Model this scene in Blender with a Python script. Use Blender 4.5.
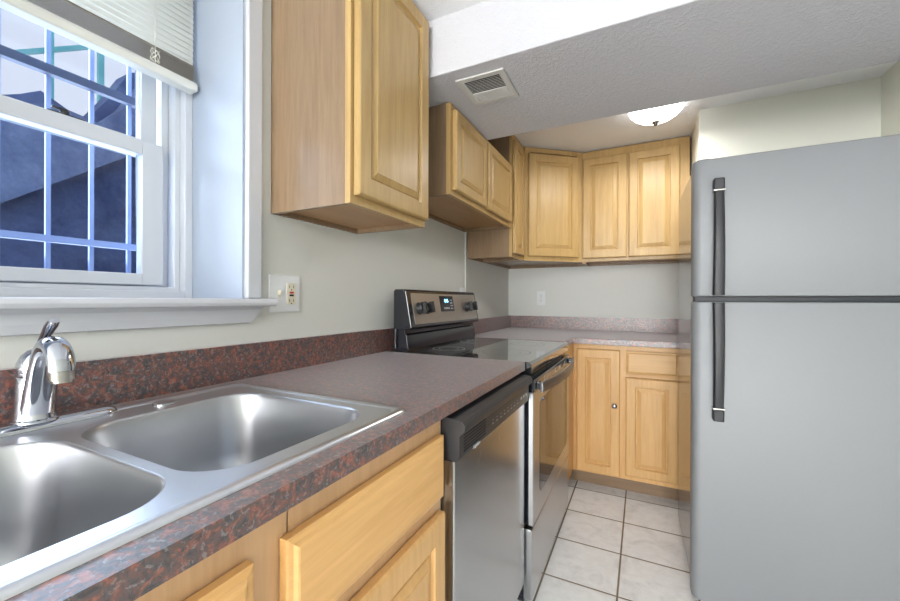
import bpy, bmesh, math, random
from mathutils import Vector, Matrix
random.seed(7)
S = bpy.context.scene
for o in list(bpy.data.objects): bpy.data.objects.remove(o, do_unlink=True)
COL = S.collection
V3 = Vector
PI = math.pi

# ------------------------------------------------------------------ camera
cam = bpy.data.cameras.new('camera'); camo = bpy.data.objects.new('camera', cam); COL.objects.link(camo)
cam.sensor_width = 36; cam.sensor_fit = 'HORIZONTAL'; cam.lens = 387.57/900*36
cam.clip_start = 0.02
camo.matrix_world = Matrix.Translation((1.02, 0, 1.136)) @ Matrix.Rotation(math.radians(26.41), 4, 'Z') @ Matrix.Rotation(PI/2, 4, 'X') @ Matrix.Rotation(math.radians(0.17), 4, 'Z')
S.camera = camo
# ------------------------------------------------------------------ world
w = bpy.data.worlds.new('sky'); S.world = w; w.use_nodes = True
bg = w.node_tree.nodes['Background']; bg.inputs[0].default_value = (0.84, 0.88, 1.0, 1); bg.inputs[1].default_value = 0.5
# ------------------------------------------------------------------ lights
def area(name, loc, rot, sx, sy, power, col):
    l = bpy.data.lights.new(name, 'AREA'); l.shape = 'RECTANGLE'; l.size = sx; l.size_y = sy; l.energy = power; l.color = col
    o = bpy.data.objects.new(name, l); COL.objects.link(o); o.location = loc; o.rotation_euler = rot; return o
area('room_light', (1.1, -2.6, 2.12), (math.radians(18), 0, 0), 1.5, 1.8, 55, (1.0, 0.99, 0.98))
area('rear_fill_light', (1.0, -5.3, 1.25), (PI/2, 0, 0), 1.8, 2.0, 112, (0.98, 0.985, 1.0))  # added fill far behind the camera to even out the light, no doorway there
area('window_daylight', (-0.46, 0.26, 1.7), (0, -PI/2, 0), 0.9, 0.85, 8, (0.70, 0.84, 1.0))
S.view_settings.view_transform = 'Standard'; S.view_settings.look = 'None'
S.view_settings.gamma = 1; S.view_settings.use_curve_mapping = False
S.view_settings.exposure = 0.94
CY = S.cycles
try:
    CY.max_bounces = 10; CY.diffuse_bounces = 6; CY.glossy_bounces = 5; CY.transmission_bounces = 6
    CY.sample_clamp_indirect = 6
except Exception: pass

# ------------------------------------------------------------------ materials
def srgb(r, g, b):
    f = lambda c: (c/255/12.92) if c/255 <= .04045 else ((c/255+.055)/1.055)**2.4
    return (f(r), f(g), f(b), 1)
class M:
    """small node material builder"""
    def __init__(s, name, col=(.8,.8,.8,1), rough=.5, metal=0, spec=.5, coat=0, coat_rough=.1):
        s.m = bpy.data.materials.new(name); s.m.use_nodes = True; s.nt = s.m.node_tree
        s.b = s.nt.nodes['Principled BSDF']
        s.set('Base Color', col); s.set('Roughness', rough); s.set('Metallic', metal); s.set('Specular IOR Level', spec)
        s.set('Coat Weight', coat); s.set('Coat Roughness', coat_rough)
    def set(s, k, v): s.b.inputs[k].default_value = v; return s
    def n(s, t, **kw):
        x = s.nt.nodes.new(t)
        for k, v in kw.items():
            if k in x.inputs: x.inputs[k].default_value = v
            else: setattr(x, k, v)
        return x
    def l(s, a, b): s.nt.links.new(a, b)
    def coords(s, scale=(1,1,1), kind='Object'):
        tc = s.n('ShaderNodeTexCoord'); mp = s.n('ShaderNodeMapping'); mp.inputs['Scale'].default_value = scale
        s.l(tc.outputs[kind], mp.inputs['Vector']); return mp.outputs['Vector']
    def noise(s, vec, scale, detail=4, rough=.5, dist=0):
        x = s.n('ShaderNodeTexNoise'); x.inputs['Scale'].default_value = scale; x.inputs['Detail'].default_value = detail
        x.inputs['Roughness'].default_value = rough; x.inputs['Distortion'].default_value = dist
        s.l(vec, x.inputs['Vector']); return x.outputs['Fac']
    def ramp(s, fac, stops, interp='LINEAR'):
        r = s.n('ShaderNodeValToRGB'); r.color_ramp.interpolation = interp
        e = r.color_ramp.elements
        while len(e) < len(stops): e.new(0.5)
        for i, (p, c) in enumerate(stops): e[i].position = p; e[i].color = c
        s.l(fac, r.inputs['Fac']); return r.outputs['Color']
    def mix(s, fac, a, b, mode='MIX'):
        x = s.n('ShaderNodeMix'); x.data_type = 'RGBA'; x.blend_type = mode
        for i, v in ((0, fac), (6, a), (7, b)):
            if isinstance(v, bpy.types.NodeSocket): s.l(v, x.inputs[i])
            else: x.inputs[i].default_value = v
        return x.outputs[2]
    def col(s, c): s.l(c, s.b.inputs['Base Color']); return s
    def bump(s, h, strength=.3, dist=.01):
        x = s.n('ShaderNodeBump'); x.inputs['Strength'].default_value = strength; x.inputs['Distance'].default_value = dist
        s.l(h, x.inputs['Height']); s.l(x.outputs['Normal'], s.b.inputs['Normal']); return s
    def roughmap(s, fac, lo, hi):
        x = s.n('ShaderNodeMapRange'); x.inputs['To Min'].default_value = lo; x.inputs['To Max'].default_value = hi
        s.l(fac, x.inputs['Value']); s.l(x.outputs[0], s.b.inputs['Roughness']); return s

def wood(name, light, dark, axis='z', rough=.42, seed=0):
    m = M(name, rough=rough, coat=.2, coat_rough=.28, spec=.4)
    sc = {'z': (1, 1, .07), 'y': (1, .07, 1), 'x': (.07, 1, 1)}[axis]
    tc = m.n('ShaderNodeTexCoord'); oi = m.n('ShaderNodeObjectInfo')
    ad = m.n('ShaderNodeVectorMath', operation='MULTIPLY_ADD')
    cmb = m.n('ShaderNodeCombineXYZ')
    for i in range(3): m.l(oi.outputs['Random'], cmb.inputs[i])
    ad.inputs[1].default_value = (7.3+seed, 5.1, 3.7)
    m.l(cmb.outputs[0], ad.inputs[0]); m.l(tc.outputs['Object'], ad.inputs[2])
    mp = m.n('ShaderNodeMapping'); mp.inputs['Scale'].default_value = sc; m.l(ad.outputs[0], mp.inputs['Vector'])
    v = mp.outputs['Vector']
    g1 = m.noise(v, 17, 6, .66, 1.1); g2 = m.noise(v, 90, 3, .6); g3 = m.noise(v, 3.2, 2, .5, .3)
    c1 = m.ramp(g1, [(.30, dark), (.62, light)])
    mid = tuple(a*.93 for a in light[:3])+(1,)
    c2 = m.mix(.4, c1, m.ramp(g2, [(.35, dark), (.65, light)]))
    c3 = m.mix(.35, c2, m.ramp(g3, [(.40, tuple(a*.85 for a in light[:3])+(1,)), (.60, tuple(min(1, a*1.08) for a in light[:3])+(1,))]))
    m.col(c3); m.bump(g2, .04, .002); return m.m

LT, DK = srgb(196, 164, 110), srgb(164, 129, 78)
WOODZ = wood('maple_vertical', LT, DK, 'z')
WOODY = wood('maple_grain_along_counter', srgb(236, 188, 124), srgb(204, 152, 90), 'y')
WOODX = wood('maple_grain_along_back', srgb(222, 178, 118), srgb(194, 146, 88), 'x')
BASEZ = wood('maple_base_vertical', srgb(222, 178, 118), srgb(190, 142, 84), 'z')
FRAMEB = wood('maple_base_frame', srgb(214, 174, 132), srgb(188, 146, 104), 'z')
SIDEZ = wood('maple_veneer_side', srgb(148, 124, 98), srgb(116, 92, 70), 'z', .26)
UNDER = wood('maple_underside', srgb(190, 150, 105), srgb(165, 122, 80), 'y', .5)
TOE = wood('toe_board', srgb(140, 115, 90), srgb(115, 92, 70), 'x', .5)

def paint(name, c, rough=.6, bs=60, bst=.05):
    m = M(name, c, rough); v = m.coords(); m.bump(m.noise(v, bs, 3), bst, .002); return m.m
WALL = paint('wall_paint', srgb(214, 215, 211))
WALLR = paint('partition_paint', srgb(214, 215, 205))
TRIM = paint('trim_paint', srgb(202, 204, 211), .35, 20, .02)
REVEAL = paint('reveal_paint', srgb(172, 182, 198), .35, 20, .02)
VINYL = paint('window_vinyl', srgb(218, 221, 228), .35, 20, .02)
def ceil_mat(name, c):
    m = M(name, c, .85); v = m.coords()
    a = m.noise(v, 80, 4, .6, .8); r = m.ramp(a, [(.45, (0,0,0,1)), (.62, (1,1,1,1))])
    m.bump(r, .32, .004); return m.m
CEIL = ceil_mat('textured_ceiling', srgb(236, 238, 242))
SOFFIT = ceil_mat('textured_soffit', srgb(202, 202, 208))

def granite():
    m = M('granite_laminate', rough=.42, spec=.6, coat=1, coat_rough=.40); m.set('Coat IOR', 1.65); m.set('Sheen Weight', .28); m.set('Sheen Roughness', .35); m.set('Sheen Tint', (.92, .93, 1, 1))
    v = m.coords(); k = srgb; B = (0,0,0,1); Wt = (1,1,1,1)
    def off(d):
        x = m.n('ShaderNodeVectorMath', operation='ADD'); x.inputs[1].default_value = (d, d*1.7, d*.6); m.l(v, x.inputs[0]); return x.outputs[0]
    c = m.ramp(m.noise(v, 72, 7, .70, .7), [(.38, k(32,31,36)), (.46, k(70,68,74)), (.51, k(86,54,46)), (.57, k(142,78,58)), (.66, k(162,100,80))])
    f = m.ramp(m.noise(off(3), 110, 6, .68, .5), [(.56, B), (.61, Wt)]); c = m.mix(f, c, k(42, 42, 48))
    f = m.ramp(m.noise(off(7), 150, 5, .65, .4), [(.55, B), (.62, Wt)]); c = m.mix(m.mix(.75, B, f), c, k(140, 136, 136))
    f = m.ramp(m.noise(off(11), 55, 4, .6), [(.50, B), (.62, Wt)]); c = m.mix(m.mix(.28, B, f), c, k(146, 76, 56))
    m.col(c); return m.m
GRAN = granite()

def steel(name, c, rough=.28, axis='z', aniso=False):
    m = M(name, c, rough, 1.0); sc = {'z': (60, 60, 1.5), 'y': (60, 1.5, 60), 'x': (1.5, 60, 60)}[axis]
    v = m.coords(sc); n = m.noise(v, 8, 3); m.roughmap(n, rough-.04, rough+.06); return m.m
STEEL = steel('brushed_steel', srgb(196, 196, 198), .3)
DWSTEEL = steel('dishwasher_steel', srgb(184, 186, 188), .24)
SINK = M('sink_steel', srgb(186, 187, 191), .34, 1.0).m
SINKT = M('sink_deck_steel', srgb(222, 224, 230), .32, 1.0).m
FRIDGE = M('fridge_silver', srgb(142, 144, 147), .5, .2)
_v = FRIDGE.coords((3, 3, 3)); FRIDGE.roughmap(FRIDGE.noise(_v, 30, 3), .52, .60); FRIDGE = FRIDGE.m
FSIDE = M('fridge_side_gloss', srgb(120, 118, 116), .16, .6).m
CHROME = M('chrome', srgb(196, 199, 208), .06, 1.0).m
NICKEL = M('nickel', srgb(180, 178, 172), .25, 1.0).m
BLACK = M('black_plastic', srgb(36, 37, 42), .45).m
BLACKG = M('black_enamel', srgb(26, 28, 36), .12, spec=.6, coat=.3).m
CHAR = M('charcoal_plastic', srgb(48, 48, 51), .38).m
GLASSTOP = M('ceramic_glass', srgb(30, 32, 35), .05, spec=1.0, coat=1, coat_rough=.03).m
RINGM = M('burner_print', srgb(105, 107, 110), .3).m
HANDM = steel('handle_steel', srgb(150, 150, 155), .4)
OVGLASS = M('oven_glass', srgb(24, 22, 21), .05, spec=.6).m
DISPLAY = M('display_glass', srgb(38, 40, 46), .15).m
PLATE = M('white_plastic', srgb(228, 230, 233), .3).m
IVORY = M('ivory_plastic', srgb(225, 220, 200), .35).m
RED = M('red_button', srgb(190, 50, 50), .4).m
DARK = M('dark_slot', srgb(25, 25, 25), .6).m
GREYP = M('grey_print', srgb(185, 187, 190), .5).m
RUBBER = M('gasket', srgb(40, 44, 50), .5).m
VENT = M('vent_metal', srgb(205, 204, 202), .5).m
BLINDM = M('blind_slat', srgb(232, 231, 224), .45).m
CORD = M('blind_cord', srgb(225, 222, 212), .7).m
STACKSHADE = M('blind_stack_shade', srgb(188, 180, 170), .6).m  # darker slat colour, shadow of the gathered slats painted in
TEAL = M('teal_bar_colour', srgb(120, 205, 205), .5).m
def emis(name, c, s):
    m = M(name, c, .5); m.set('Emission Color', c); m.set('Emission Strength', s); return m.m
DIGIT = emis('clock_digits', srgb(120, 200, 255), 4)
LAMPG = emis('lamp_glass', (1, .98, .95, 1), 3.0)
def glass():
    m = bpy.data.materials.new('window_glass'); m.use_nodes = True; nt = m.node_tree; nt.nodes.clear()
    o = nt.nodes.new('ShaderNodeOutputMaterial'); t = nt.nodes.new('ShaderNodeBsdfTransparent'); g = nt.nodes.new('ShaderNodeBsdfGlossy')
    t.inputs[0].default_value = (.93, .96, 1, 1); g.inputs['Roughness'].default_value = .02
    mx = nt.nodes.new('ShaderNodeMixShader'); lw = nt.nodes.new('ShaderNodeFresnel'); lw.inputs[0].default_value = 1.35
    nt.links.new(lw.outputs[0], mx.inputs[0]); nt.links.new(t.outputs[0], mx.inputs[1]); nt.links.new(g.outputs[0], mx.inputs[2]); nt.links.new(mx.outputs[0], o.inputs[0]); return m
GLASS = glass()
def concrete(name, a, b):
    m = M(name, rough=.9); v = m.coords(); n = m.noise(v, 5, 6, .65, .4); n2 = m.noise(v, 60, 4)
    c = m.ramp(n, [(.35, a), (.68, b)]); c = m.mix(.2, c, m.ramp(n2, [(.4, a), (.7, b)])); m.col(c); m.bump(n2, .3, .01); return m.m
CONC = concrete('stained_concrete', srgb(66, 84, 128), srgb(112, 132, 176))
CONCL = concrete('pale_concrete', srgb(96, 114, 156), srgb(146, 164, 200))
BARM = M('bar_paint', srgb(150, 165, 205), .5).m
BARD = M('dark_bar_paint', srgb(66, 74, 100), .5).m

def tile():
    m = M('floor_tile', rough=.25); tc = m.n('ShaderNodeTexCoord'); v = tc.outputs['Object']
    sp = m.n('ShaderNodeSeparateXYZ'); m.l(v, sp.inputs[0])
    def line(sock, off, pitch):
        a = m.n('ShaderNodeMath', operation='SUBTRACT'); m.l(sock, a.inputs[0]); a.inputs[1].default_value = off
        b = m.n('ShaderNodeMath', operation='DIVIDE'); m.l(a.outputs[0], b.inputs[0]); b.inputs[1].default_value = pitch
        c = m.n('ShaderNodeMath', operation='ADD'); m.l(b.outputs[0], c.inputs[0]); c.inputs[1].default_value = 20.5
        d = m.n('ShaderNodeMath', operation='FRACT'); m.l(c.outputs[0], d.inputs[0])
        e = m.n('ShaderNodeMath', operation='SUBTRACT'); m.l(d.outputs[0], e.inputs[0]); e.inputs[1].default_value = .5
        f = m.n('ShaderNodeMath', operation='ABSOLUTE'); m.l(e.outputs[0], f.inputs[0]); return f.outputs[0]
    mn = m.n('ShaderNodeMath', operation='MINIMUM'); m.l(line(sp.outputs[0], .936, .2815), mn.inputs[0]); m.l(line(sp.outputs[1], 1.90, .2785), mn.inputs[1])
    n = m.noise(v, 9, 5, .65, .8); n2 = m.noise(v, 30, 4)
    body = m.ramp(n, [(.35, srgb(222, 224, 227)), (.5, srgb(238, 240, 243)), (.7, srgb(244, 246, 249))])
    body = m.mix(.15, body, m.ramp(n2, [(.4, srgb(200, 190, 182)), (.6, srgb(228, 226, 222))]))
    g = m.ramp(mn.outputs[0], [(.0, (1,1,1,1)), (.010, (1,1,1,1)), (.016, (0,0,0,1))])
    m.col(m.mix(g, body, srgb(122, 108, 92)))
    inv = m.ramp(mn.outputs[0], [(0, (0,0,0,1)), (.010, (0,0,0,1)), (.022, (1,1,1,1))])
    m.bump(inv, .5, .002); return m.m
TILE = tile()

# ------------------------------------------------------------------ geometry helpers
def NB(): return bmesh.new()
def box(bm, x0, y0, z0, x1, y1, z1):
    vs = [bm.verts.new(p) for p in ((x0,y0,z0),(x1,y0,z0),(x1,y1,z0),(x0,y1,z0),(x0,y0,z1),(x1,y0,z1),(x1,y1,z1),(x0,y1,z1))]
    for f in ((0,3,2,1),(4,5,6,7),(0,1,5,4),(1,2,6,5),(2,3,7,6),(3,0,4,7)): bm.faces.new([vs[i] for i in f])
    return bm
def loft(bm, loops, cap0=True, cap1=True, close=True):
    R = [[bm.verts.new(p) for p in lp] for lp in loops]
    n = len(R[0])
    for a, b in zip(R, R[1:]):
        for i in range(n if close else n-1):
            j = (i+1) % n
            try: bm.faces.new((a[i], a[j], b[j], b[i]))
            except ValueError: pass
    if cap0: bm.faces.new(R[0][::-1])
    if cap1: bm.faces.new(R[-1])
    return R
def frame_of(d):
    d = V3(d).normalized(); up = V3((0,0,1)) if abs(d.z) < .95 else V3((0,1,0))
    a = d.cross(up).normalized(); return a, a.cross(d).normalized()
def circle(c, d, r, n=20, sq=1.0):
    a, b = frame_of(d); return [V3(c) + a*math.cos(2*PI*i/n)*r + b*math.sin(2*PI*i/n)*r*sq for i in range(n)]
def cyl(bm, p0, p1, r0, r1=None, n=20):
    d = V3(p1)-V3(p0); loft(bm, [circle(p0, d, r0, n), circle(p1, d, r0 if r1 is None else r1, n)]); return bm
def lathe(bm, base, d, prof, n=28):
    """prof: (distance along d, radius)"""
    d = V3(d).normalized(); loft(bm, [circle(V3(base)+d*t, d, max(r, 1e-4), n) for t, r in prof]); return bm
def tube(bm, pts, rs, n=14, side=None, flat=1.0):
    pts = [V3(p) for p in pts]; L = []
    if not isinstance(rs, (list, tuple)): rs = [rs]*len(pts)
    for i, p in enumerate(pts):
        d = (pts[min(i+1, len(pts)-1)] - pts[max(i-1, 0)]).normalized()
        a = V3(side) if side else frame_of(d)[0]
        a = (a - d*a.dot(d)).normalized(); b = a.cross(d).normalized()
        L.append([p + a*math.cos(2*PI*k/n)*rs[i] + b*math.sin(2*PI*k/n)*rs[i]*flat for k in range(n)])
    loft(bm, L); return bm
def bez(p0, p1, p2, p3, n=12):
    p0, p1, p2, p3 = map(V3, (p0, p1, p2, p3)); o = []
    for i in range(n+1):
        t = i/n; o.append(p0*(1-t)**3 + p1*3*t*(1-t)**2 + p2*3*t*t*(1-t) + p3*t**3)
    return o
def rrect(x0, y0, x1, y1, r, n=6):
    o = []
    for cx, cy, a0 in ((x1-r, y1-r, 0), (x0+r, y1-r, 90), (x0+r, y0+r, 180), (x1-r, y0+r, 270)):
        for i in range(n+1):
            a = math.radians(a0+90*i/n); o.append((cx+r*math.cos(a), cy+r*math.sin(a)))
    return o
class Fr:
    """local frame: u along the face, v up, w outward"""
    def __init__(s, O, U, W, Vv=(0,0,1)): s.O, s.U, s.W, s.V = V3(O), V3(U).normalized(), V3(W).normalized(), V3(Vv)
    def p(s, u, v, w): return s.O + s.U*u + s.V*v + s.W*w
    def box(s, bm, u0, v0, w0, u1, v1, w1):
        vs = [bm.verts.new(s.p(*q)) for q in ((u0,v0,w0),(u1,v0,w0),(u1,v1,w0),(u0,v1,w0),(u0,v0,w1),(u1,v0,w1),(u1,v1,w1),(u0,v1,w1))]
        for f in ((0,3,2,1),(4,5,6,7),(0,1,5,4),(1,2,6,5),(2,3,7,6),(3,0,4,7)): bm.faces.new([vs[i] for i in f])
    def rings(s, bm, u0, v0, u1, v1, w, prof):
        loft(bm, [[s.p(u0+i, v0+i, w+h), s.p(u1-i, v0+i, w+h), s.p(u1-i, v1-i, w+h), s.p(u0+i, v1-i, w+h)] for i, h in prof])
    def rpoly(s, bm, u0, v0, u1, v1, r, w0, w1, bev=0):
        L = [[s.p(a, b, w0) for a, b in rrect(u0, v0, u1, v1, r)], [s.p(a, b, w1-bev) for a, b in rrect(u0, v0, u1, v1, r)]]
        if bev: L.append([s.p(a, b, w1) for a, b in rrect(u0+bev, v0+bev, u1-bev, v1-bev, max(r-bev, .0005))])
        loft(bm, L)
def mesh_obj(name, bm, mat, parent=None, smooth=False, bevel=0, seg=2, sub=0, keep=False):
    bmesh.ops.remove_doubles(bm, verts=bm.verts, dist=1e-6)
    bmesh.ops.recalc_face_normals(bm, faces=bm.faces)
    co = [v.co for v in bm.verts]
    c = V3([(min(p[i] for p in co)+max(p[i] for p in co))/2 for i in range(3)]) if not keep else V3((0,0,0))
    bmesh.ops.translate(bm, verts=bm.verts, vec=-c)
    me = bpy.data.meshes.new(name); bm.to_mesh(me); bm.free()
    o = bpy.data.objects.new(name, me); COL.objects.link(o); me.materials.append(mat)
    if smooth:
        for p in me.polygons: p.use_smooth = True
        try: me.set_sharp_from_angle(angle=math.radians(38))
        except Exception: pass
    loc = c
    if parent:
        o.parent = parent; q = parent; off = V3((0,0,0))
        while q: off += V3(q.location); q = q.parent
        loc = c - off
    o.location = loc
    if bevel:
        b = o.modifiers.new('bevel', 'BEVEL'); b.width = bevel; b.segments = seg; b.limit_method = 'ANGLE'; b.harden_normals = False
    if sub:
        m = o.modifiers.new('subsurf', 'SUBSURF'); m.levels = sub; m.render_levels = sub
    return o
def thing(name, loc, label, cat, group=None):
    o = bpy.data.objects.new(name, None); COL.objects.link(o); o.location = loc; o.empty_display_size = .05
    o['label'] = label; o['category'] = cat
    if group: o['group'] = group
    return o
def tag(o, label, cat, group=None):
    o['label'] = label; o['category'] = cat
    if group: o['group'] = group
    return o
def struct(name, bm, mat, parent=None, **k):
    o = mesh_obj(name, bm, mat, parent, **k)
    if not parent: o['kind'] = 'structure'
    return o
def text_part(name, body, size, O, U, Vv, W, mat, parent, ext=.0004, shear=0):
    cu = bpy.data.curves.new(name, 'FONT'); cu.body = body; cu.size = size; cu.extrude = ext; cu.align_x = 'CENTER'; cu.shear = shear
    t = bpy.data.objects.new(name, cu); me = bpy.data.meshes.new_from_object(t)
    bpy.data.objects.remove(t, do_unlink=True)
    Mx = Matrix((V3(U), V3(Vv), V3(W))).transposed()
    bm = NB(); bm.from_mesh(me)
    for v in bm.verts: v.co = V3(O) + Mx @ v.co
    bpy.data.meshes.remove(me)
    return mesh_obj(name, bm, mat, parent)

# ------------------------------------------------------------------ room shell
ZC = 2.161; WY0, WY1, WZ0, WZ1 = -.20, .73, 1.115, 2.12; YB = 3.15
XR = 1.99; YR = -5.5
bm = NB(); box(bm, -.3, YR-.1, -.1, XR+.1, YB+.1, 0); struct('floor', bm, TILE, keep=True)
bm = NB(); box(bm, -.45, YR-.1, ZC, XR+.1, YB+.1, ZC+.1); struct('ceiling', bm, CEIL)
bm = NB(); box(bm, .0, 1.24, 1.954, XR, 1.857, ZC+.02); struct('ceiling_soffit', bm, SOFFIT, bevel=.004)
bm = NB()
box(bm, -.45, YR-.1, -.1, 0, WY0, ZC); box(bm, -.45, WY1, -.1, 0, YB+.1, ZC)
box(bm, -.45, WY0, -.1, 0, WY1, WZ0); box(bm, -.45, WY0, WZ1, 0, WY1, ZC)
struct('wall_left', bm, WALL)
bm = NB(); box(bm, 0, 2.265, 0, .007, YB, ZC); struct('trim_4', bm, WALL)
bm = NB(); box(bm, 0, YB, 0, XR, YB+.1, ZC); struct('wall_back', bm, WALL)
bm = NB(); box(bm, 1.29, 2.45, 0, XR, YB, ZC); struct('wall_partition', bm, WALLR)
bm = NB(); box(bm, XR, YR-.1, 0, XR+.1, YB+.1, ZC); struct('wall_right', bm, WALLR)
bm = NB(); box(bm, 0, YR-.1, 0, XR, YR, ZC); struct('wall_rear', bm, WALL)

# window casing, reveal lining, stool, apron
bm = NB()
box(bm, 0, WY1, 1.14, .018, WY1+.045, WZ1+.035); box(bm, 0, WY0-.045, 1.14, .018, WY0, WZ1+.035); box(bm, 0, WY0, WZ1, .018, WY1, WZ1+.035)
struct('trim_1', bm, TRIM, bevel=.003)
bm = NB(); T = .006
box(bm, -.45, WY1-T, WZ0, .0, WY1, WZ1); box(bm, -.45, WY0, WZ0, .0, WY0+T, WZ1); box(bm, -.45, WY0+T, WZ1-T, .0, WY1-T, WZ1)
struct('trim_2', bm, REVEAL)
bm = NB(); box(bm, -.35, WY0+T, WZ0, .0, WY1-T, 1.14)
def prism_y(bm, prof, y0, y1): loft(bm, [[(x, y0, z) for x, z in prof], [(x, y1, z) for x, z in prof]])
nose = [(0, 1.117), (.045, 1.117), (.052, 1.120), (.055, 1.1285), (.052, 1.137), (.045, 1.14), (0, 1.14)]
prism_y(bm, nose, WY0-.08, .80)
struct('trim_3', bm, TRIM, bevel=.0015)
bm = NB()
ap = [(0, 1.069), (.014, 1.072), (.018, 1.09), (.018, 1.108), (.022, 1.117), (0, 1.117)]
loft(bm, [[(x, WY0-.06, z) for x, z in ap], [(x, .745 + (z-1.075)*.9, z) for x, z in ap]])
struct('trim_5', bm, TRIM)

# window
win = bpy.data.objects.new('window_1', None); COL.objects.link(win); win.location = (-.26, .265, 1.14); win['kind'] = 'structure'
y0, y1, z0, z1 = WY0+T, WY1-T, 1.14, WZ1-T
bm = NB()
def ring(bm, x0, x1, ya, yb, za, zb, ty, tz0, tz1=None):
    tz1 = tz0 if tz1 is None else tz1
    box(bm, x0, ya, za, x1, ya+ty, zb); box(bm, x0, yb-ty, za, x1, yb, zb)
    box(bm, x0, ya+ty, za, x1, yb-ty, za+tz0); box(bm, x0, ya+ty, zb-tz1, x1, yb-ty, zb)
ring(bm, -.36, -.235, y0, y1, z0, z1, .022, .022)
ring(bm, -.36, -.262, y0+.022, y1-.022, z0+.022, z1-.022, .014, .012)
ring(bm, -.36, -.300, y0+.036, y1-.036, z0+.034, z1-.034, .018, .01)
mesh_obj('window_frame', bm, VINYL, win, bevel=.002)
ly0, ly1 = y0+.058, y1-.068
bm = NB(); ring(bm, -.295, -.262, ly0, ly1, 1.178, 1.592, .054, .032, .040)
ls = mesh_obj('lower_sash', bm, VINYL, win, bevel=.003)
bm = NB(); box(bm, -.282, ly0+.05, 1.20, -.278, ly1-.05, 1.56); mesh_obj('pane', bm, GLASS, ls)
bm = NB(); ring(bm, -.335, -.300, y0+.045, y1-.068, 1.56, 2.09, .040, .035, .035)
us = mesh_obj('upper_sash', bm, VINYL, win, bevel=.003)
bm = NB(); box(bm, -.322, y0+.08, 1.585, -.318, y1-.10, 2.065); mesh_obj('pane', bm, GLASS, us)
bm = NB(); box(bm, -.290, .405, 1.592, -.268, .475, 1.598); cyl(bm, (-.279, .44, 1.598), (-.279, .44, 1.608), .009); box(bm, -.283, .415, 1.606, -.272, .445, 1.612)
mesh_obj('sash_lock', bm, CHAR, win, bevel=.001)

# blind
bl = thing('window_blind', (-.21, .25, 1.765), 'raised white horizontal slat blind hanging in the top of the window', 'blind')
bya, byb = WY0+.02, .712
bm = NB()
def slat(bm, z, tilt, wd=.026):
    c, s_ = math.cos(tilt)*wd/2, math.sin(tilt)*wd/2
    pr = [(-.21-c, z-s_), (-.21, z+.0022), (-.21+c, z+s_), (-.21+c, z+s_-.0007), (-.21, z+.0015), (-.21-c, z-s_-.0007)]
    prism_y(bm, pr, bya, byb-.004)
zz = 1.852
while zz < 2.075: slat(bm, zz, math.radians(-66)); zz += .0170
mesh_obj('slats', bm, BLINDM, bl)
bm = NB()
for i in range(10): slat(bm, 1.800+i*.0048, math.radians(-3), .026)
o = mesh_obj('stacked_slats', bm, STACKSHADE, bl)
bm = NB(); prism_y(bm, [(-.226, 1.766), (-.194, 1.766), (-.191, 1.770), (-.191, 1.785), (-.196, 1.794), (-.224, 1.794), (-.229, 1.785), (-.229, 1.770)], bya-.003, byb)
mesh_obj('bottom_rail', bm, BLINDM, bl, bevel=.001)
bm = NB(); box(bm, -.235, bya-.003, 2.082, -.185, byb, 2.112); mesh_obj('headrail', bm, BLINDM, bl, bevel=.002)
for yc in (.60, .18):
    bm = NB()
    for dx in (-.014, .014): tube(bm, [(-.21+dx, yc, 2.09), (-.21+dx, yc, 1.85), (-.21+dx*1.05, yc, 1.79)], .0011, 6)
    for k in range(3):
        pts = [(-.196, yc+.012*math.cos(a*1.1+k), 1.815 + .018*math.sin(a*.9+k*2)) for a in range(9)]
        tube(bm, pts, .0012, 6)
    mesh_obj('ladder_cord', bm, CORD, bl)

# ------------------------------------------------------------------ outside the window
top = [(-3.0, 1.98), (.45, 2.0), (.62, 2.04), (.73, 2.10), (.80, 2.15), (.90, 2.10), (.98, 2.09), (1.07, 2.24), (1.166, 2.43), (1.5, 2.6), (4.0, 2.62)]
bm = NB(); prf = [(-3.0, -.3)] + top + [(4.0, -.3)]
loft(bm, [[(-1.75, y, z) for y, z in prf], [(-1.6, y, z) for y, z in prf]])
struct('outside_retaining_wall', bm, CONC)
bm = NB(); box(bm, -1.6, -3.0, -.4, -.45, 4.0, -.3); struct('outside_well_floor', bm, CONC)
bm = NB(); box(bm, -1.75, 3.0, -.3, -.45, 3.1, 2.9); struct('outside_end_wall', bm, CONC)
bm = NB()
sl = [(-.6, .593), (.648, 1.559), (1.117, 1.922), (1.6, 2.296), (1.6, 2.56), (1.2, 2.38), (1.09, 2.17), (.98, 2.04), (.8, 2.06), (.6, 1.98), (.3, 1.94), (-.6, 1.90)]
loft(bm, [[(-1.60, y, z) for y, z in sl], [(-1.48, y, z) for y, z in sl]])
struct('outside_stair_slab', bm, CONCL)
gr = thing('window_grille', (-.44, .26, 1.2), 'painted metal security bars outside the window glass', 'security bars')
for i in range(9):
    yb_ = .647 - .0935*i
    bm = NB(); box(bm, -.445, yb_-.005, 1.0, -.435, yb_+.005, 2.3); mesh_obj('upright_bar', bm, BARM, gr)
for z_, m_, h_ in ((1.300, BARM, .009), (1.757, BARD, .012)):
    bm = NB(); box(bm, -.43, -.22, z_-h_, -.41, .665, z_+h_); mesh_obj('cross_bar', bm, m_, gr)
rl = thing('teal_crossbars', (-2.0, 1.0, 2.2), 'teal railing above the outside wall beyond the window', 'crossbars')  # teal cross lines of the upper pane, built as solid bars outside
bm = NB(); loft(bm, [[(x, y, 2.469+(y-.841)*.69+d) for x, d in ((-2.02, -.012), (-1.98, -.012), (-1.98, .014), (-2.02, .014))] for y in (-.5, 2.2)]); mesh_obj('sloped_bar', bm, TEAL, rl)
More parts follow.
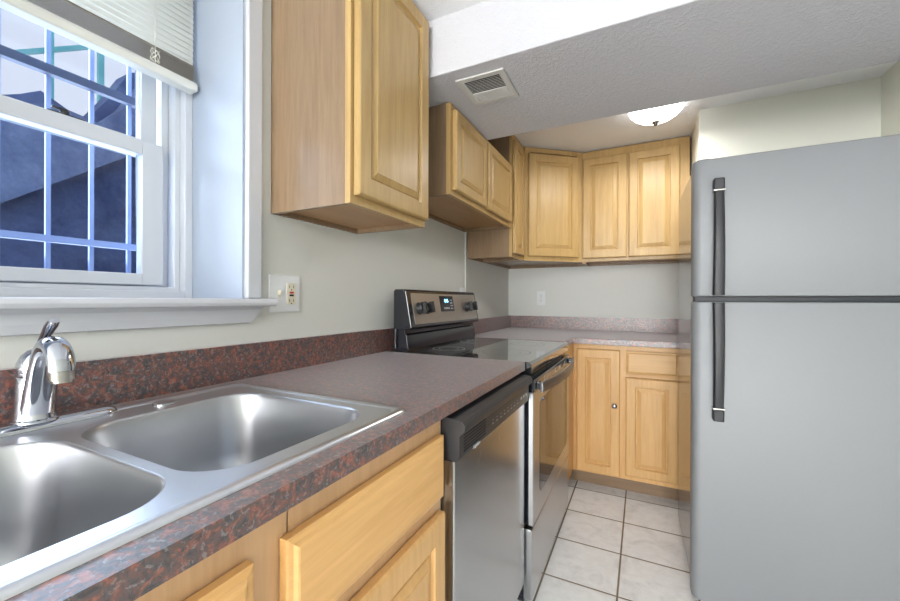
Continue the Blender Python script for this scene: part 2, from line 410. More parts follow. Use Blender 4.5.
for yb_ in (.2, .62, .96, 1.19, 1.6):
    bm = NB(); box(bm, -2.015, yb_-.013, 1.9, -1.985, yb_+.013, 2.9); mesh_obj('upright', bm, TEAL, rl)

# ------------------------------------------------------------------ cabinets
DOOR = [(0, 0), (0, .014), (.004, .0185), (.007, .0195), (.050, .0195), (.052, .0150), (.0545, .0100), (.0605, .0100), (.063, .0130), (.080, .0188), (.081, .0200), (.086, .0200)]
DRAW = [(0, 0), (0, .012), (.003, .0135), (.009, .0145), (.013, .0185), (.016, .0195)]
SMALL = [(0, 0), (0, .014), (.004, .0185), (.007, .0195), (.040, .0195), (.042, .0150), (.044, .0100), (.049, .0100), (.051, .0130), (.064, .0188), (.065, .0200), (.069, .0200)]
def door(fr, u0, v0, u1, v1, mat, parent, prof=DOOR, name='door'):
    bm = NB(); fr.rings(bm, u0, v0, u1, v1, 0.0028, prof); return mesh_obj(name, bm, mat, parent)
def face_frame(fr, W, z0, z1, stiles, rails, mat, parent, t=.019, name='face_frame'):
    """stiles: (u0,u1) full height; rails: (v0,v1) between first and last stile"""
    bm = NB()
    for a, b in stiles: fr.box(bm, a, z0, -t, b, z1, 0)
    for i in range(len(stiles)-1):
        for c, d in rails: fr.box(bm, stiles[i][1], c, -t, stiles[i+1][0], d, 0)
    return mesh_obj(name, bm, mat, parent, bevel=.0008, seg=1)
def wall_carcass(fr, W, D, z0, z1, parent, rec=.016, mat=None):
    """box with recessed bottom; D depth behind the face frame"""
    bm = NB(); t = .013
    fr.box(bm, 0, z0, -D, t, z1, -.019); fr.box(bm, W-t, z0, -D, W, z1, -.019)
    fr.box(bm, t, z1-t, -D, W-t, z1, -.019); fr.box(bm, t, z0, -D, W-t, z1-t, -D+.012)
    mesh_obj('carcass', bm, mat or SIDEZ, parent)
    bm = NB(); fr.box(bm, t, z0+rec, -D+.012, W-t, z0+rec+t, -.019); mesh_obj('bottom_panel', bm, UNDER, parent)

# tall wall cabinet
XF = .311
c = thing('wall_cabinet', (0, 1.0, 1.40), 'tall single-door maple wall cabinet hanging nearest, right beside the window', 'cabinet')
fr = Fr((XF, .818, 0), (0,1,0), (1,0,0)); W_ = .402
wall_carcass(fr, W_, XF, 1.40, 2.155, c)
face_frame(fr, W_, 1.40, 2.155, [(0, .03), (W_-.03, W_)], [(1.40, 1.435), (2.12, 2.155)], WOODZ, c)
door(fr, .012, 1.423, W_-.008, 2.135, WOODZ, c)
# over-range cabinet
c = thing('wall_cabinet', (0, 1.83, 1.574), 'short two-door maple wall cabinet hanging above the range under the soffit', 'cabinet')
fr = Fr((XF, 1.425, 0), (0,1,0), (1,0,0)); W_ = .835
wall_carcass(fr, W_, XF, 1.574, 1.951, c, rec=.02)
face_frame(fr, W_, 1.574, 1.951, [(0, .03), (W_/2-.02, W_/2+.02), (W_-.03, W_)], [(1.574, 1.604), (1.92, 1.951)], WOODZ, c)
door(fr, .018, 1.594, .372, 1.925, WOODZ, c, SMALL); door(fr, .392, 1.594, W_-.052, 1.925, WOODZ, c, SMALL)
# narrow wall cabinet
c = thing('wall_cabinet', (.015, 2.4, 1.403), 'narrow maple wall cabinet with slim door between range cabinet and corner', 'cabinet')
fr = Fr((XF, 2.270, 0), (0,1,0), (1,0,0)); W_ = .255
wall_carcass(fr, W_, XF-.016, 1.403, 2.155, c, rec=.02)
face_frame(fr, W_, 1.403, 2.155, [(0, .02), (W_-.025, W_)], [(1.403, 1.433), (2.125, 2.155)], WOODZ, c)
door(fr, .006, 1.425, .200, 2.11, WOODZ, c, SMALL)
# diagonal corner cabinet
c = thing('corner_wall_cabinet', (.3, 2.9, 1.403), 'maple corner wall cabinet with one diagonal door under the ceiling', 'cabinet')
P0, P1 = V3((XF, 2.526, 0)), V3((.637, 2.795, 0))
foot = [(.016, 2.526), (XF, 2.526), (.637, 2.795), (.637, YB-.001), (.016, YB-.001)]
def inset_foot(k): return [(.016+k, 2.526+k), (XF-k*.2, 2.526+k), (.637-k, 2.795+k*.3), (.637-k, YB-.001-k), (.016+k, YB-.001-k)]
U_ = (P1-P0).normalized(); Wn = V3((U_.y, -U_.x, 0)); DL = (P1-P0).length
bm = NB()
loft(bm, [[(x, y, 1.403) for x, y in inset_foot(.013)], [(x, y, 1.403) for x, y in foot], [(x, y, 2.155) for x, y in foot]], cap0=False)
loft(bm, [[(x, y, 1.403) for x, y in inset_foot(.013)], [(x, y, 1.423) for x, y in inset_foot(.013)]], cap0=False)
mesh_obj('carcass', bm, SIDEZ, c)
fr = Fr(P0 + Wn*.0125, U_, Wn)
face_frame(fr, DL, 1.403, 2.155, [(0, .035), (DL-.04, DL)], [(1.403, 1.433), (2.125, 2.155)], WOODZ, c, t=.012)
door(fr, .022, 1.43, DL-.034, 2.112, WOODZ, c)
# back wall double cabinet
c = thing('wall_cabinet', (.95, 3.0, 1.403), 'wide two-door maple wall cabinet on the back wall near the refrigerator', 'cabinet')
fr = Fr((.640, 2.795, 0), (1,0,0), (0,-1,0)); W_ = .640
wall_carcass(fr, W_, YB-.001-2.795, 1.403, 2.155, c, rec=.02)
face_frame(fr, W_, 1.403, 2.155, [(0, .03), (W_/2-.045, W_/2-.01), (W_-.055, W_)], [(1.403, 1.433), (2.085, 2.155)], WOODZ, c)
door(fr, .012, 1.424, .286, 2.104, WOODZ, c); door(fr, .298, 1.424, .585, 2.104, WOODZ, c)
for uu in (.012, .585):
    bm = NB(); fr.box(bm, uu-.004, 1.393, -.02, uu+.02, 1.403, -.008); mesh_obj('bottom_cleat', bm, UNDER, c)

# sink base cabinet
c = thing('base_cabinet', (.3, .31, 0), 'maple sink base cabinet under the granite-look counter, with false drawer fronts', 'cabinet')
fr = Fr((.610, -.18, 0), (0,1,0), (1,0,0)); W_ = .960
bm = NB()
box(bm, .02, -.18, .1, .591, -.167, .879); box(bm, .02, .765, .1, .591, .778, .879); box(bm, .02, -.167, .1, .591, .765, .113); box(bm, .02, -.167, .113, .032, .765, .879)
mesh_obj('carcass', bm, SIDEZ, c)
face_frame(fr, W_, .1, .879, [(0, .03), (.445, .535), (W_-.03, W_)], [(.1, .13), (.655, .715), (.83, .879)], FRAMEB, c)
bm = NB(); box(bm, .03, -.18, 0, .535, .778, .1); mesh_obj('toe_kick', bm, TOE, c)
U0 = -.18
door(fr, .018, .702, .296-U0, .837, WOODY, c, DRAW, 'drawer_front'); door(fr, .341-U0, .702, .766-U0, .837, WOODY, c, DRAW, 'drawer_front')
door(fr, .018, .12, .296-U0, .668, BASEZ, c); door(fr, .341-U0, .12, .766-U0, .668, BASEZ, c)

# back base cabinet (L-shaped, with the filler beside the range)
c = thing('base_cabinet', (.9, 2.8, 0), 'maple base cabinet on the back wall with two doors and one drawer', 'cabinet')
fr = Fr((.632, 2.475, 0), (1,0,0), (0,-1,0)); W_ = .648
bm = NB(); t = .013
fr.box(bm, 0, .1, -.66, t, .879, -.019); fr.box(bm, W_-t, .1, -.66, W_, .879, -.019); fr.box(bm, t, .1, -.66, W_-t, .113, -.019); fr.box(bm, t, .113, -.66, W_-t, .879, -.648)
mesh_obj('carcass', bm, SIDEZ, c)
face_frame(fr, W_, .1, .879, [(0, .03), (.262, .318), (W_-.05, W_)], [(.1, .13), (.848, .879)], BASEZ, c)
bm = NB(); fr.box(bm, .318, .695, -.019, W_-.05, .728, -.001); mesh_obj('middle_rail', bm, WOODX, c)
bm = NB(); box(bm, .57, 2.555, 0, 1.28, 2.57, .1); mesh_obj('toe_kick', bm, TOE, c)
bm = NB(); box(bm, .60, 2.168, .1, .640, 2.475, .879); mesh_obj('filler_panel', bm, BASEZ, c)
bm = NB(); box(bm, .555, 2.168, 0, .57, 2.557, .1); mesh_obj('toe_kick', bm, TOE, c)
d1 = door(fr, .030, .110, .272, .848, BASEZ, c); d2 = door(fr, .302, .128, .568, .694, BASEZ, c)
door(fr, .302, .716, .568, .848, WOODX, c, DRAW, 'drawer_front')
bm = NB(); lathe(bm, (.876, 2.4540, .527), (0,-1,0), [(0, .008), (.004, .0085), (.006, .006), (.012, .0055), (.016, .010), (.020, .0145), (.025, .0150), (.029, .011), (.031, .003)])
mesh_obj('knob', bm, CHROME, d1, smooth=True)

# ------------------------------------------------------------------ counters
SX0, SX1, SY0, SY1 = .078, .600, -.108, .662
def counter_mesh(bm, x0, y0, x1, y1, z0, z1, hole=None):
    if not hole: box(bm, x0, y0, z0, x1, y1, z1); return
    a, b, c_, d = hole
    xs, ys = [x0, a, c_, x1], [y0, b, d, y1]
    for zt, flip in ((z1, False), (z0, True)):
        for i in range(3):
            for j in range(3):
                if i == 1 and j == 1: continue
                q = [bm.verts.new((xs[i+s], ys[j+r], zt)) for s, r in ((0,0),(1,0),(1,1),(0,1))]
                bm.faces.new(q[::-1] if flip else q)
    def wallq(p, q): bm.faces.new([bm.verts.new(v) for v in ((*p, z0), (*q, z0), (*q, z1), (*p, z1))])
    P = [(xs[i], y0) for i in range(4)] + [(x1, ys[j]) for j in (1,2,3)] + [(xs[i], y1) for i in (2,1,0)] + [(x0, ys[j]) for j in (2,1,0)]
    for p, q in zip(P, P[1:]): wallq(p, q)
    H = [(a,b),(c_,b),(c_,d),(a,d),(a,b)]
    for p, q in zip(H, H[1:]): wallq(p, q)
ct = thing('countertop', (.3, .5, .883), 'red-brown granite-look countertop run with backsplash holding the sink', 'countertop')
bm = NB(); counter_mesh(bm, .0, -.25, .638, 1.386, .883, .914, (SX0+.02, SY0+.02, SX1-.02, SY1-.02))
mesh_obj('worktop', bm, GRAN, ct)
bm = NB(); box(bm, 0, -.25, .914, .020, 1.50, 1.012); mesh_obj('backsplash', bm, GRAN, ct, bevel=.001)
ct = thing('countertop', (.7, 2.8, .876), 'granite-look countertop with backsplash turning the far corner behind the range', 'countertop')
bm = NB()
fp = [(.015, 2.168), (.640, 2.168), (.640, 2.415), (1.282, 2.415), (1.282, YB), (.015, YB)]
loft(bm, [[(x, y, .880) for x, y in fp], [(x, y, .914) for x, y in fp]]); mesh_obj('worktop', bm, GRAN, ct, bevel=.002)
bm = NB(); box(bm, .015, 2.168, .914, .035, YB, 1.012); box(bm, .035, YB-.02, .914, 1.282, YB, 1.012); mesh_obj('backsplash', bm, GRAN, ct)

# ------------------------------------------------------------------ sink
sk = thing('kitchen_sink', (.34, .27, .914), 'stainless steel double-bowl drop-in sink set in the counter', 'sink')
ZR = .9165
bowls = [(.168, .288, .552, .616), (.168, -.062, .552, .272)]
bm = NB()
outer = [(x, y, ZR+.0015) for x, y in rrect(SX0+.019, SY0+.019, SX1-.019, SY1-.019, .02, 8)]
ov = [bm.verts.new(p) for p in outer]; edges = [bm.edges.new((ov[i], ov[(i+1) % len(ov)])) for i in range(len(ov))]
for b in bowls:
    hv = [bm.verts.new((x, y, ZR+.0015)) for x, y in rrect(b[0], b[1], b[2], b[3], .075, 10)]
    edges += [bm.edges.new((hv[i], hv[(i+1) % len(hv)])) for i in range(len(hv))]
bmesh.ops.triangle_fill(bm, use_beauty=True, use_dissolve=False, edges=edges)
L = [[(x, y, z) for x, y in rrect(SX0+k, SY0+k, SX1-k, SY1-k, .022, 8)] for k, z in ((0, .9142), (.001, .9165), (.004, .9195), (.008, .9212), (.013, .9212), (.017, .9195), (.019, .9180))]
loft(bm, L, False, False)
mesh_obj('deck', bm, SINKT, sk, smooth=True)
for b in bowls:
    bm = NB(); L = []
    for k, dz, r in ((0, .0016, .075), (.0015, .0006, .074), (.003, -.003, .073), (.005, -.012, .071), (.012, -.06, .068), (.02, -.12, .064), (.026, -.150, .060), (.036, -.168, .052), (.055, -.176, .04), (.10, -.179, .03), (.135, -.181, .02)):
        L.append([(x, y, ZR+dz) for x, y in rrect(b[0]+k, b[1]+k, b[2]-k, b[3]-k, r, 10)])
    loft(bm, L, False, True)
    bw = mesh_obj('bowl', bm, SINK, sk, smooth=True)
    cx, cy = (b[0]+b[2])/2, (b[1]+b[3])/2
    bm = NB(); lathe(bm, (cx, cy, ZR-.1812), (0,0,1), [(0, .044), (.002, .044), (.003, .040), (.0015, .034), (.001, .012), (.004, .010), (.005, .002)])
    mesh_obj('drain_strainer', bm, CHROME, bw, smooth=True)
bm = NB(); lathe(bm, (.122, .462, .9185), (0,0,1), [(0, .021), (.002, .021), (.0035, .018), (.004, .002)]); mesh_obj('hole_cover', bm, STEEL, sk, smooth=True)

# ------------------------------------------------------------------ faucet
fx, fy, fz = .092, .278, .9182
fa = thing('faucet', (fx, fy, fz), 'chrome single-lever faucet with arched spout behind the sink', 'faucet')
bm = NB()
L = []
for k, z in ((0, 0), (0, .004), (.003, .009), (.009, .013), (.018, .015)):
    L.append([(x, y, fz+z) for x, y in rrect(fx-.030+k, fy-.126+k, fx+.030-k, fy+.126-k, .0299-k, 8)])
loft(bm, L); mesh_obj('deck_plate', bm, CHROME, fa, smooth=True)
bm = NB(); lathe(bm, (fx, fy, fz+.012), (0,0,1), [(0, .034), (.004, .034), (.006, .031), (.012, .0295), (.05, .0275), (.078, .0265), (.080, .0255), (.082, .0265), (.088, .0262)])
mesh_obj('faucet_body', bm, CHROME, fa, smooth=True)
bm = NB()
pts = bez((fx+.006, fy, fz+.012), (fx+.030, fy, fz+.085), (fx+.040, fy, fz+.170), (fx+.084, fy, fz+.148), 14) + bez((fx+.084, fy, fz+.148), (fx+.099, fy, fz+.141), (fx+.106, fy, fz+.124), (fx+.107, fy, fz+.108), 7)[1:]
nP = len(pts); rs = [.026 - .0065*math.sin(min(1, i/(nP*.55))*PI/2) for i in range(nP)]
tube(bm, pts, rs, 20, side=(0,1,0), flat=.72); mesh_obj('spout', bm, CHROME, fa, smooth=True)
bm = NB(); cyl(bm, (fx+.107, fy, fz+.109), (fx+.1075, fy, fz+.094), .0195, .0185, 24); cyl(bm, (fx+.1075, fy, fz+.094), (fx+.1075, fy, fz+.090), .015, .015, 20)
mesh_obj('aerator', bm, NICKEL, fa, smooth=True)
bm = NB(); lathe(bm, (fx, fy, fz+.1), (.10,0,1), [(0, .0262), (.004, .0272), (.016, .0258), (.028, .0205), (.037, .012), (.041, .003)])
tube(bm, bez((fx+.004, fy, fz+.128), (fx+.028, fy, fz+.150), (fx+.040, fy, fz+.165), (fx+.078, fy, fz+.192), 10), [.013, .011, .0095, .0085, .008, .008, .0083, .009, .0098, .0104, .0085], 14, side=(0,1,0), flat=.6)
mesh_obj('lever_handle', bm, CHROME, fa, smooth=True)
fa.scale = (.93, .90, .955)

# ------------------------------------------------------------------ dishwasher
dw = thing('dishwasher', (.33, 1.07, 0), 'stainless front dishwasher with dark control panel under the counter end', 'dishwasher')
DY0, DY1 = .790, 1.374
bm = NB(); box(bm, .03, DY0, .10, .605, DY1, .868); mesh_obj('tub_housing', bm, CHAR, dw)
bm = NB(); fr = Fr((0, 0, 0), (0,1,0), (1,0,0)); fr.rpoly(bm, DY0, .115, DY1, .772, .004, .606, .640, .003); mesh_obj('door_panel', bm, DWSTEEL, dw)
bm = NB(); box(bm, .50, DY0, 0, .56, DY1, .1); mesh_obj('toe_kick', bm, BLACK, dw)
bm = NB()
cp = [(.606, .774), (.648, .774), (.653, .778), (.655, .800), (.655, .832), (.667, .842), (.669, .856), (.661, .866), (.640, .870), (.606, .870)]
prism_y(bm, cp, DY0-.006, DY1); cpo = mesh_obj('control_panel', bm, CHAR, dw, bevel=.0015)
bm = NB()
for i in range(6): box(bm, .6551, .808, .7895+i*.0074, .6558, .945, .7930+i*.0074)
mesh_obj('air_vent', bm, DARK, cpo)
for i in range(8):
    yy = .995+i*.033
    bm = NB(); box(bm, .6551, yy, .800, .6556, yy+.012, .8025); mesh_obj('button', bm, GREYP, cpo)
    bm = NB(); box(bm, .6551, yy+.002, .810, .6556, yy+.009, .8115); mesh_obj('indicator_mark', bm, GREYP, cpo)
for yy in (1.27, 1.30, 1.33):
    bm = NB(); box(bm, .6551, yy, .803, .6556, yy+.014, .812); mesh_obj('button', bm, GREYP, cpo)
text_part('brand_lettering', 'Frigidaire', .012, (.6552, .885, .7775), (0,1,0), (0,0,1), (1,0,0), GREYP, cpo, shear=.3)

# ------------------------------------------------------------------ range
RY0, RY1 = 1.394, 2.160
rg = thing('range', (.35, 1.777, 0), 'freestanding electric glass-top range with black sides and steel front', 'range')
bm = NB(); box(bm, .035, RY0+.003, .03, .632, RY1-.003, .892)
for x_ in (.08, .57):
    for y_ in (RY0+.04, RY1-.04): cyl(bm, (x_, y_, 0), (x_, y_, .03), .016)
mesh_obj('body', bm, BLACKG, rg)
bm = NB(); prism_y(bm, [(.06, .892), (.632, .892), (.632, .862), (.652, .862), (.660, .870), (.661, .902), (.652, .912), (.06, .915)], RY0, RY1)
ck = mesh_obj('cooktop', bm, GLASSTOP, rg, bevel=.001)
def cz(x): return .915 - (x-.06)/(.652-.06)*.003
def annulus(bm, cx, cy, r, w, n=40):
    L = [[(cx+rr*math.cos(2*PI*i/n), cy+rr*math.sin(2*PI*i/n), cz(cx+rr*math.cos(2*PI*i/n))+.0004) for i in range(n)] for rr in (r-w, r)]
    loft(bm, L, False, False)
for cx, cy, r in ((.49, 1.62, .105), (.49, 1.97, .085), (.22, 1.60, .075), (.22, 1.95, .095)):
    bm = NB(); annulus(bm, cx, cy, r, .0022); annulus(bm, cx, cy, r*.6, .0012); mesh_obj('burner_ring', bm, RINGM, ck)
# backguard
bm = NB()
prism_y(bm, [(.055, .915), (.118, .915), (.121, .925), (.113, .985), (.106, .992), (.106, 1.012), (.055, 1.012)], RY0+.012, RY1-.006)
mesh_obj('backguard_riser', bm, BLACKG, rg, bevel=.001)
prof = [(.055, .93), (.066, .93), (.066, 1.010), (.137, 1.010), (.146, 1.020), (.117, 1.176), (.109, 1.184), (.062, 1.184), (.055, 1.176)]
bm = NB(); prism_y(bm, prof, RY0, RY1-.012)
bgo = mesh_obj('backguard', bm, BLACKG, rg, bevel=.003)
Fv = V3((.117-.146, 0, 1.176-1.020)).normalized(); Fw = V3((Fv.z, 0, -Fv.x))
fb = Fr((.146, RY0, 1.020), (0,1,0), Fw, Fv)
STB = steel('range_panel_steel', srgb(182, 176, 170), .42, 'y')
bm = NB(); fb.rpoly(bm, .035, .012, RY1-RY0-.03, .150, .006, -.001, .0015); fp_ = mesh_obj('control_fascia', bm, STB, bgo)
for uu in (.085, .155, .60, .665):
    bm = NB(); c0 = fb.p(uu, .082, .0015)
    lathe(bm, c0, Fw, [(0, .027), (.003, .027), (.006, .023), (.020, .0215), (.024, .020), (.025, .002)])
    fb.box(bm, uu-.006, .082-.025, .018, uu+.006, .082+.025, .040)
    mesh_obj('knob', bm, CHAR, bgo, smooth=True)
bm = NB(); fb.rpoly(bm, .29, .062, .44, .140, .003, .0015, .003); dp = mesh_obj('display', bm, DISPLAY, bgo)
text_part('clock_digits', '8:45', .024, fb.p(.36, .108, .0032), (0,1,0), Fv, Fw, DIGIT, dp)
bm = NB()
for i in range(2):
    for j in range(4): fb.box(bm, .40+i*.014, .074+j*.014, .003, .410+i*.014, .079+j*.014, .0035)
for i in range(4): fb.box(bm, .325+i*.016, .074, .003, .337+i*.016, .082, .0035)
mesh_obj('touch_pads', bm, GREYP, dp)
# oven door
fr = Fr((0, 0, 0), (0,1,0), (1,0,0))
bm = NB(); box(bm, .633, RY0+.004, .318, .650, RY1-.004, .838); mesh_obj('door_core', bm, BLACKG, rg)
bm = NB(); fr.rpoly(bm, RY0, .315, RY1-.004, .800, .003, .650, .667, .003); od = mesh_obj('oven_door', bm, STEEL, rg)
bm = NB(); fr.rpoly(bm, RY0+.002, .801, RY1-.006, .846, .003, .645, .669, .003); cap = mesh_obj('door_top_band', bm, BLACKG, od)
for i in range(5):
    bm = NB(); fr.rpoly(bm, 1.56+i*.11, .813, 1.63+i*.11, .836, .004, .669, .6697); mesh_obj('vent_slot', bm, STEEL, cap)
bm = NB(); fr.rpoly(bm, 1.49, .395, 2.085, .755, .03, .6665, .6682); mesh_obj('oven_window', bm, OVGLASS, od)
bm = NB()
hp = [V3((.690 + .034*math.sin(PI*i/14), 1.415 + (2.135-1.415)*i/14, .820)) for i in range(15)]
L = []
for i, p in enumerate(hp):
    d = (hp[min(i+1, 14)]-hp[max(i-1, 0)]).normalized(); nx = V3((d.y, -d.x, 0))
    L.append([p + nx*a + V3((0,0,b)) for a, b in ((.005, -.019), (.007, 0), (.005, .019), (-.004, .019), (-.005, 0), (-.004, -.019))])
loft(bm, L); hd = mesh_obj('oven_handle', bm, HANDM, od, bevel=.0015)
for y_ in (1.440, 2.115):
    bm = NB(); box(bm, .669, y_-.014, .808, .694, y_+.014, .834); mesh_obj('handle_post', bm, BLACKG, od, bevel=.003)
bm = NB(); fr.rpoly(bm, RY0, .045, RY1-.004, .300, .003, .633, .662, .003); mesh_obj('storage_drawer', bm, STEEL, rg)

# ------------------------------------------------------------------ refrigerator
FX, FY = 1.189, 1.700
rf = thing('refrigerator', (FX, FY, 0), 'silver top-freezer refrigerator with black handles standing against the partition', 'refrigerator')
FWd = .755
bm = NB(); box(bm, FX+.008, FY+.075, .03, FX+FWd-.008, FY+.62, 1.652)
for x_ in (.06, FWd-.06):
    for y_ in (.11, .6): cyl(bm, (FX+x_, FY+y_, 0), (FX+x_, FY+y_, .03), .018)
mesh_obj('cabinet_body', bm, FSIDE, rf, bevel=.004)
bm = NB(); box(bm, FX+.012, FY+.062, .09, FX+FWd-.012, FY+.076, 1.645); mesh_obj('door_gasket', bm, RUBBER, rf)
def fdoor(z0, z1, name):
    pl = []
    R_ = .030
    for i in range(9):
        a = PI + PI/2*i/8; pl.append((R_+R_*math.cos(a), R_+R_*math.sin(a)))
    n = 12
    for i in range(1, n):
        u = i/n; pl.append((R_+(FWd-2*R_)*u, -.006*math.sin(PI*u)))
    for i in range(9):
        a = 1.5*PI + PI/2*i/8; pl.append((FWd-R_+R_*math.cos(a), R_+R_*math.sin(a)))
    pl += [(FWd, .062), (0, .062)]
    bm = NB(); cx, cy = FWd/2, .03
    L = []
    for z, k in ((z0, .004), (z0+.0015, .0015), (z0+.005, 0), (z1-.005, 0), (z1-.0015, .0015), (z1, .004)):
        L.append([(FX+cx+(x-cx)*(1-k/cx), FY+cy+(y-cy)*(1-k/cy), z) for x, y in pl])
    loft(bm, L); return mesh_obj(name, bm, FRIDGE, rf, smooth=True)
fz1 = fdoor(1.154, 1.660, 'freezer_door'); fz2 = fdoor(.025, 1.134, 'fridge_door')
bm = NB(); box(bm, FX+.01, FY+.02, 1.136, FX+FWd-.01, FY+.06, 1.152); mesh_obj('door_divider', bm, RUBBER, rf)
bm = NB(); fr = Fr((FX+.012, FY+.02, 1.66), (1,0,0), (0,0,1), (0,1,0)); fr.rpoly(bm, 0, 0, .045, .07, .01, 0, .008, .002); mesh_obj('hinge_cover', bm, NICKEL, rf)
def fhandle(par, za, zb, top):
    hx = FX+.076; hw = .0175
    bm = NB(); n = 14; L = []
    s = .045
    zs, ze = (za, zb-s) if top else (za+s, zb)
    for i in range(n+1):
        t_ = i/n; z = zs+(ze-zs)*t_
        q = (1-t_) if top else t_       # q=1 at the gap end
        out = .030 + .012*math.sin(PI*min(1, t_*1.0)) 
        w_ = hw*(.92 + .15*q)
        y = FY-.0035-out
        L.append([(hx-w_, y+.010, z), (hx-w_*.7, y+.001, z), (hx, y-.002, z), (hx+w_*.7, y+.001, z), (hx+w_, y+.010, z), (hx+w_*.9, y+.018, z), (hx-w_*.9, y+.018, z)])
    loft(bm, L); h = mesh_obj('handle', bm, BLACK, par, smooth=True)
    ca, cb = (zb-s+.003, zb) if top else (za, za+s-.003)
    bm = NB(); box(bm, hx-hw*.95, FY-.036, ca, hx+hw*.95, FY-.001, cb); mesh_obj('handle_mount', bm, BLACK, h, bevel=.004)
    zz_ = zb-s if top else za+s
    bm = NB(); box(bm, hx-hw*1.02, FY-.037, zz_-.001, hx+hw*1.02, FY-.002, zz_+.003); mesh_obj('handle_ring', bm, NICKEL, h)
    g0, g1 = (za, za+.02) if top else (zb-.02, zb)
    bm = NB(); box(bm, hx-hw*.8, FY-.028, g0, hx+hw*.8, FY-.001, g1); mesh_obj('handle_foot', bm, BLACK, h, bevel=.002)
fhandle(fz1, 1.158, 1.578, True); fhandle(fz2, .705, 1.131, False)
rf.rotation_euler = (0, 0, math.radians(0.9))

# ------------------------------------------------------------------ ceiling lamp, vent, outlets
lm = thing('ceiling_light', (1.080, 2.30, ZC), 'white frosted glass dome lamp on the ceiling beyond the soffit', 'lamp')
bm = NB(); lathe(bm, (1.080, 2.30, ZC), (0,0,-1), [(0, .118), (.012, .120), (.018, .114), (.02, .05)], 40); mesh_obj('lamp_base', bm, VENT, lm, smooth=True)
bm = NB(); lathe(bm, (1.080, 2.30, ZC-.014), (0,0,-1), [(0, .126), (.006, .129), (.018, .124), (.036, .107), (.052, .083), (.064, .054), (.071, .027), (.073, .004)], 40); mesh_obj('glass_shade', bm, LAMPG, lm, smooth=True)
bm = NB(); lathe(bm, (1.080, 2.30, ZC-.085), (0,0,-1), [(0, .020), (.003, .021), (.007, .014), (.011, .010), (.015, .012), (.019, .008), (.023, .002)], 20); mesh_obj('finial', bm, NICKEL, lm, smooth=True)
pl_ = bpy.data.lights.new('lamp_bulb', 'AREA'); pl_.shape = 'DISK'; pl_.size = .3; pl_.energy = 3.0; pl_.color = (1, .97, .93)
po = bpy.data.objects.new('lamp_bulb', pl_); COL.objects.link(po); po.parent = lm; po.location = (0, 0, -.114)

ZS = 1.954
vt = thing('air_vent', (.487, 1.396, ZS), 'square white ceiling air vent with half-open louvres in soffit', 'vent')
bm = NB()
vx0, vx1, vy0, vy1 = .394, .580, 1.298, 1.498
ox0, ox1, oy0, oy1 = .418, .556, 1.320, 1.476
for a in ((vx0, vy0, vx1, oy0), (vx0, oy1, vx1, vy1), (vx0, oy0, ox0, oy1), (ox1, oy0, vx1, oy1)): box(bm, a[0], a[1], ZS-.006, a[2], a[3], ZS)
mesh_obj('vent_frame', bm, VENT, vt, bevel=.002)
bm = NB(); box(bm, ox0, oy0, ZS-.0015, ox1, oy1, ZS-.0002); mesh_obj('duct_opening', bm, DARK, vt)
bm = NB()
for i in range(9):
    y_ = oy0+.004+i*.0095
    box(bm, ox0, y_, ZS-.0030, ox1, y_+.0016, ZS-.0022)
mesh_obj('louvres', bm, VENT, vt)
bm = NB(); box(bm, ox0, oy0+.090, ZS-.004, ox1, oy1, ZS-.002)
for i in range(7): box(bm, ox0, oy0+.092+i*.0095, ZS-.006, ox1, oy0+.097+i*.0095, ZS-.004)
mesh_obj('damper_plate', bm, VENT, vt)

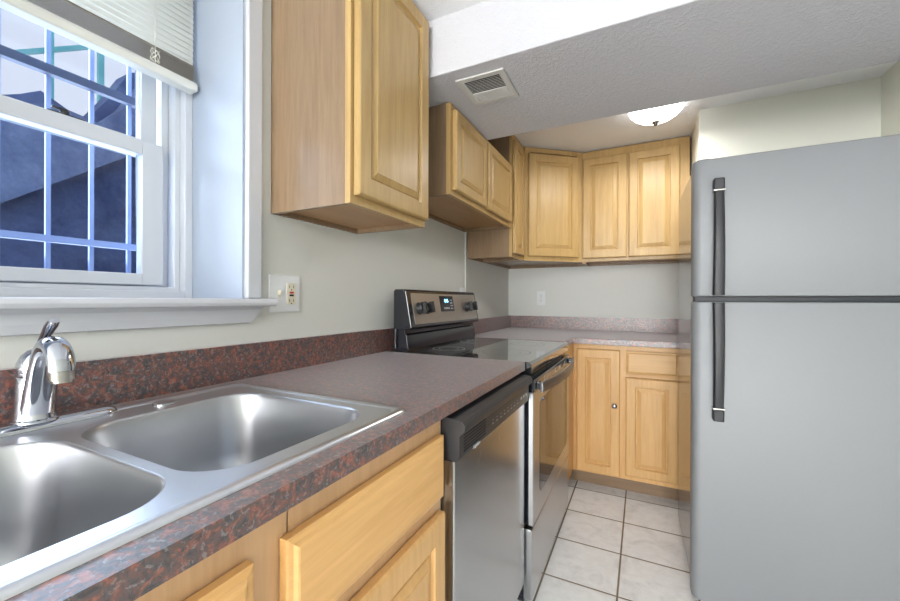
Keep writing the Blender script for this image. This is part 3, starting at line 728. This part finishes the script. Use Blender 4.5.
def receptacle(fr, u, v, parent, w=.0045, name='receptacle'):
    bm = NB(); fr.rpoly(bm, u-.0165, v-.014, u+.0165, v+.014, .010, w, w+.0025, .0008); r_ = mesh_obj(name, bm, PLATE, parent)
    bm = NB(); W2 = w+.0025
    fr.box(bm, u-.008, v-.002, W2, u-.006, v+.007, W2+.0003); fr.box(bm, u+.006, v-.002, W2, u+.008, v+.006, W2+.0003)
    fr.rpoly(bm, u-.0025, v-.010, u+.0025, v-.005, .0024, W2, W2+.0003); mesh_obj('slots', bm, DARK, r_)
def outlet(O, U, W, label):
    t_ = thing('wall_outlet', O, label, 'outlet'); fr = Fr(O, U, W)
    bm = NB(); fr.rpoly(bm, -.035, -.057, .035, .057, .003, 0.0004, .005, .0015); mesh_obj('cover_plate', bm, PLATE, t_)
    receptacle(fr, 0, .021, t_); receptacle(fr, 0, -.021, t_)
    bm = NB(); lathe(bm, fr.p(0, 0, .0045), W, [(0, .003), (.0012, .003), (.0015, .0005)], 12); mesh_obj('screw', bm, NICKEL, t_)
outlet((.283, YB, 1.158), (1,0,0), (0,-1,0), 'white duplex outlet on the back wall under the corner cabinet')
outlet((.0, 2.225, 1.160), (0,1,0), (1,0,0), 'white outlet partly hidden behind the range control panel')
t_ = thing('switch_and_outlet_plate', (0, .868, 1.156), 'white double wall plate with toggle switch and outlet beside window', 'outlet')
fr = Fr((0, .868, 1.156), (0,1,0), (1,0,0))
bm = NB(); fr.rpoly(bm, -.058, -.058, .058, .058, .003, .0004, .0055, .0015); mesh_obj('cover_plate', bm, PLATE, t_)
bm = NB(); fr.box(bm, -.028, -.012, .0055, -.018, .012, .0060); fr.box(bm, -.026, -.003, .0055, -.020, .010, .015); mesh_obj('toggle_switch', bm, IVORY, t_, bevel=.0008)
bm = NB(); fr.rpoly(bm, .006, -.034, .040, .034, .002, .0055, .0075, .0005); g = mesh_obj('gfci_receptacle', bm, IVORY, t_)
for v_ in (-.022, .022):
    bm = NB(); fr.box(bm, .0145, v_-.004, .0075, .0165, v_+.005, .0078); fr.box(bm, .0295, v_-.004, .0075, .0315, v_+.005, .0078); fr.box(bm, .021, v_-.011, .0075, .025, v_-.007, .0078); mesh_obj('slots', bm, DARK, g)
bm = NB(); fr.box(bm, .015, .001, .0075, .031, .007, .009); mesh_obj('reset_button', bm, RED, g)
bm = NB(); fr.box(bm, .015, -.008, .0075, .031, -.002, .009); mesh_obj('test_button', bm, BLACK, g)
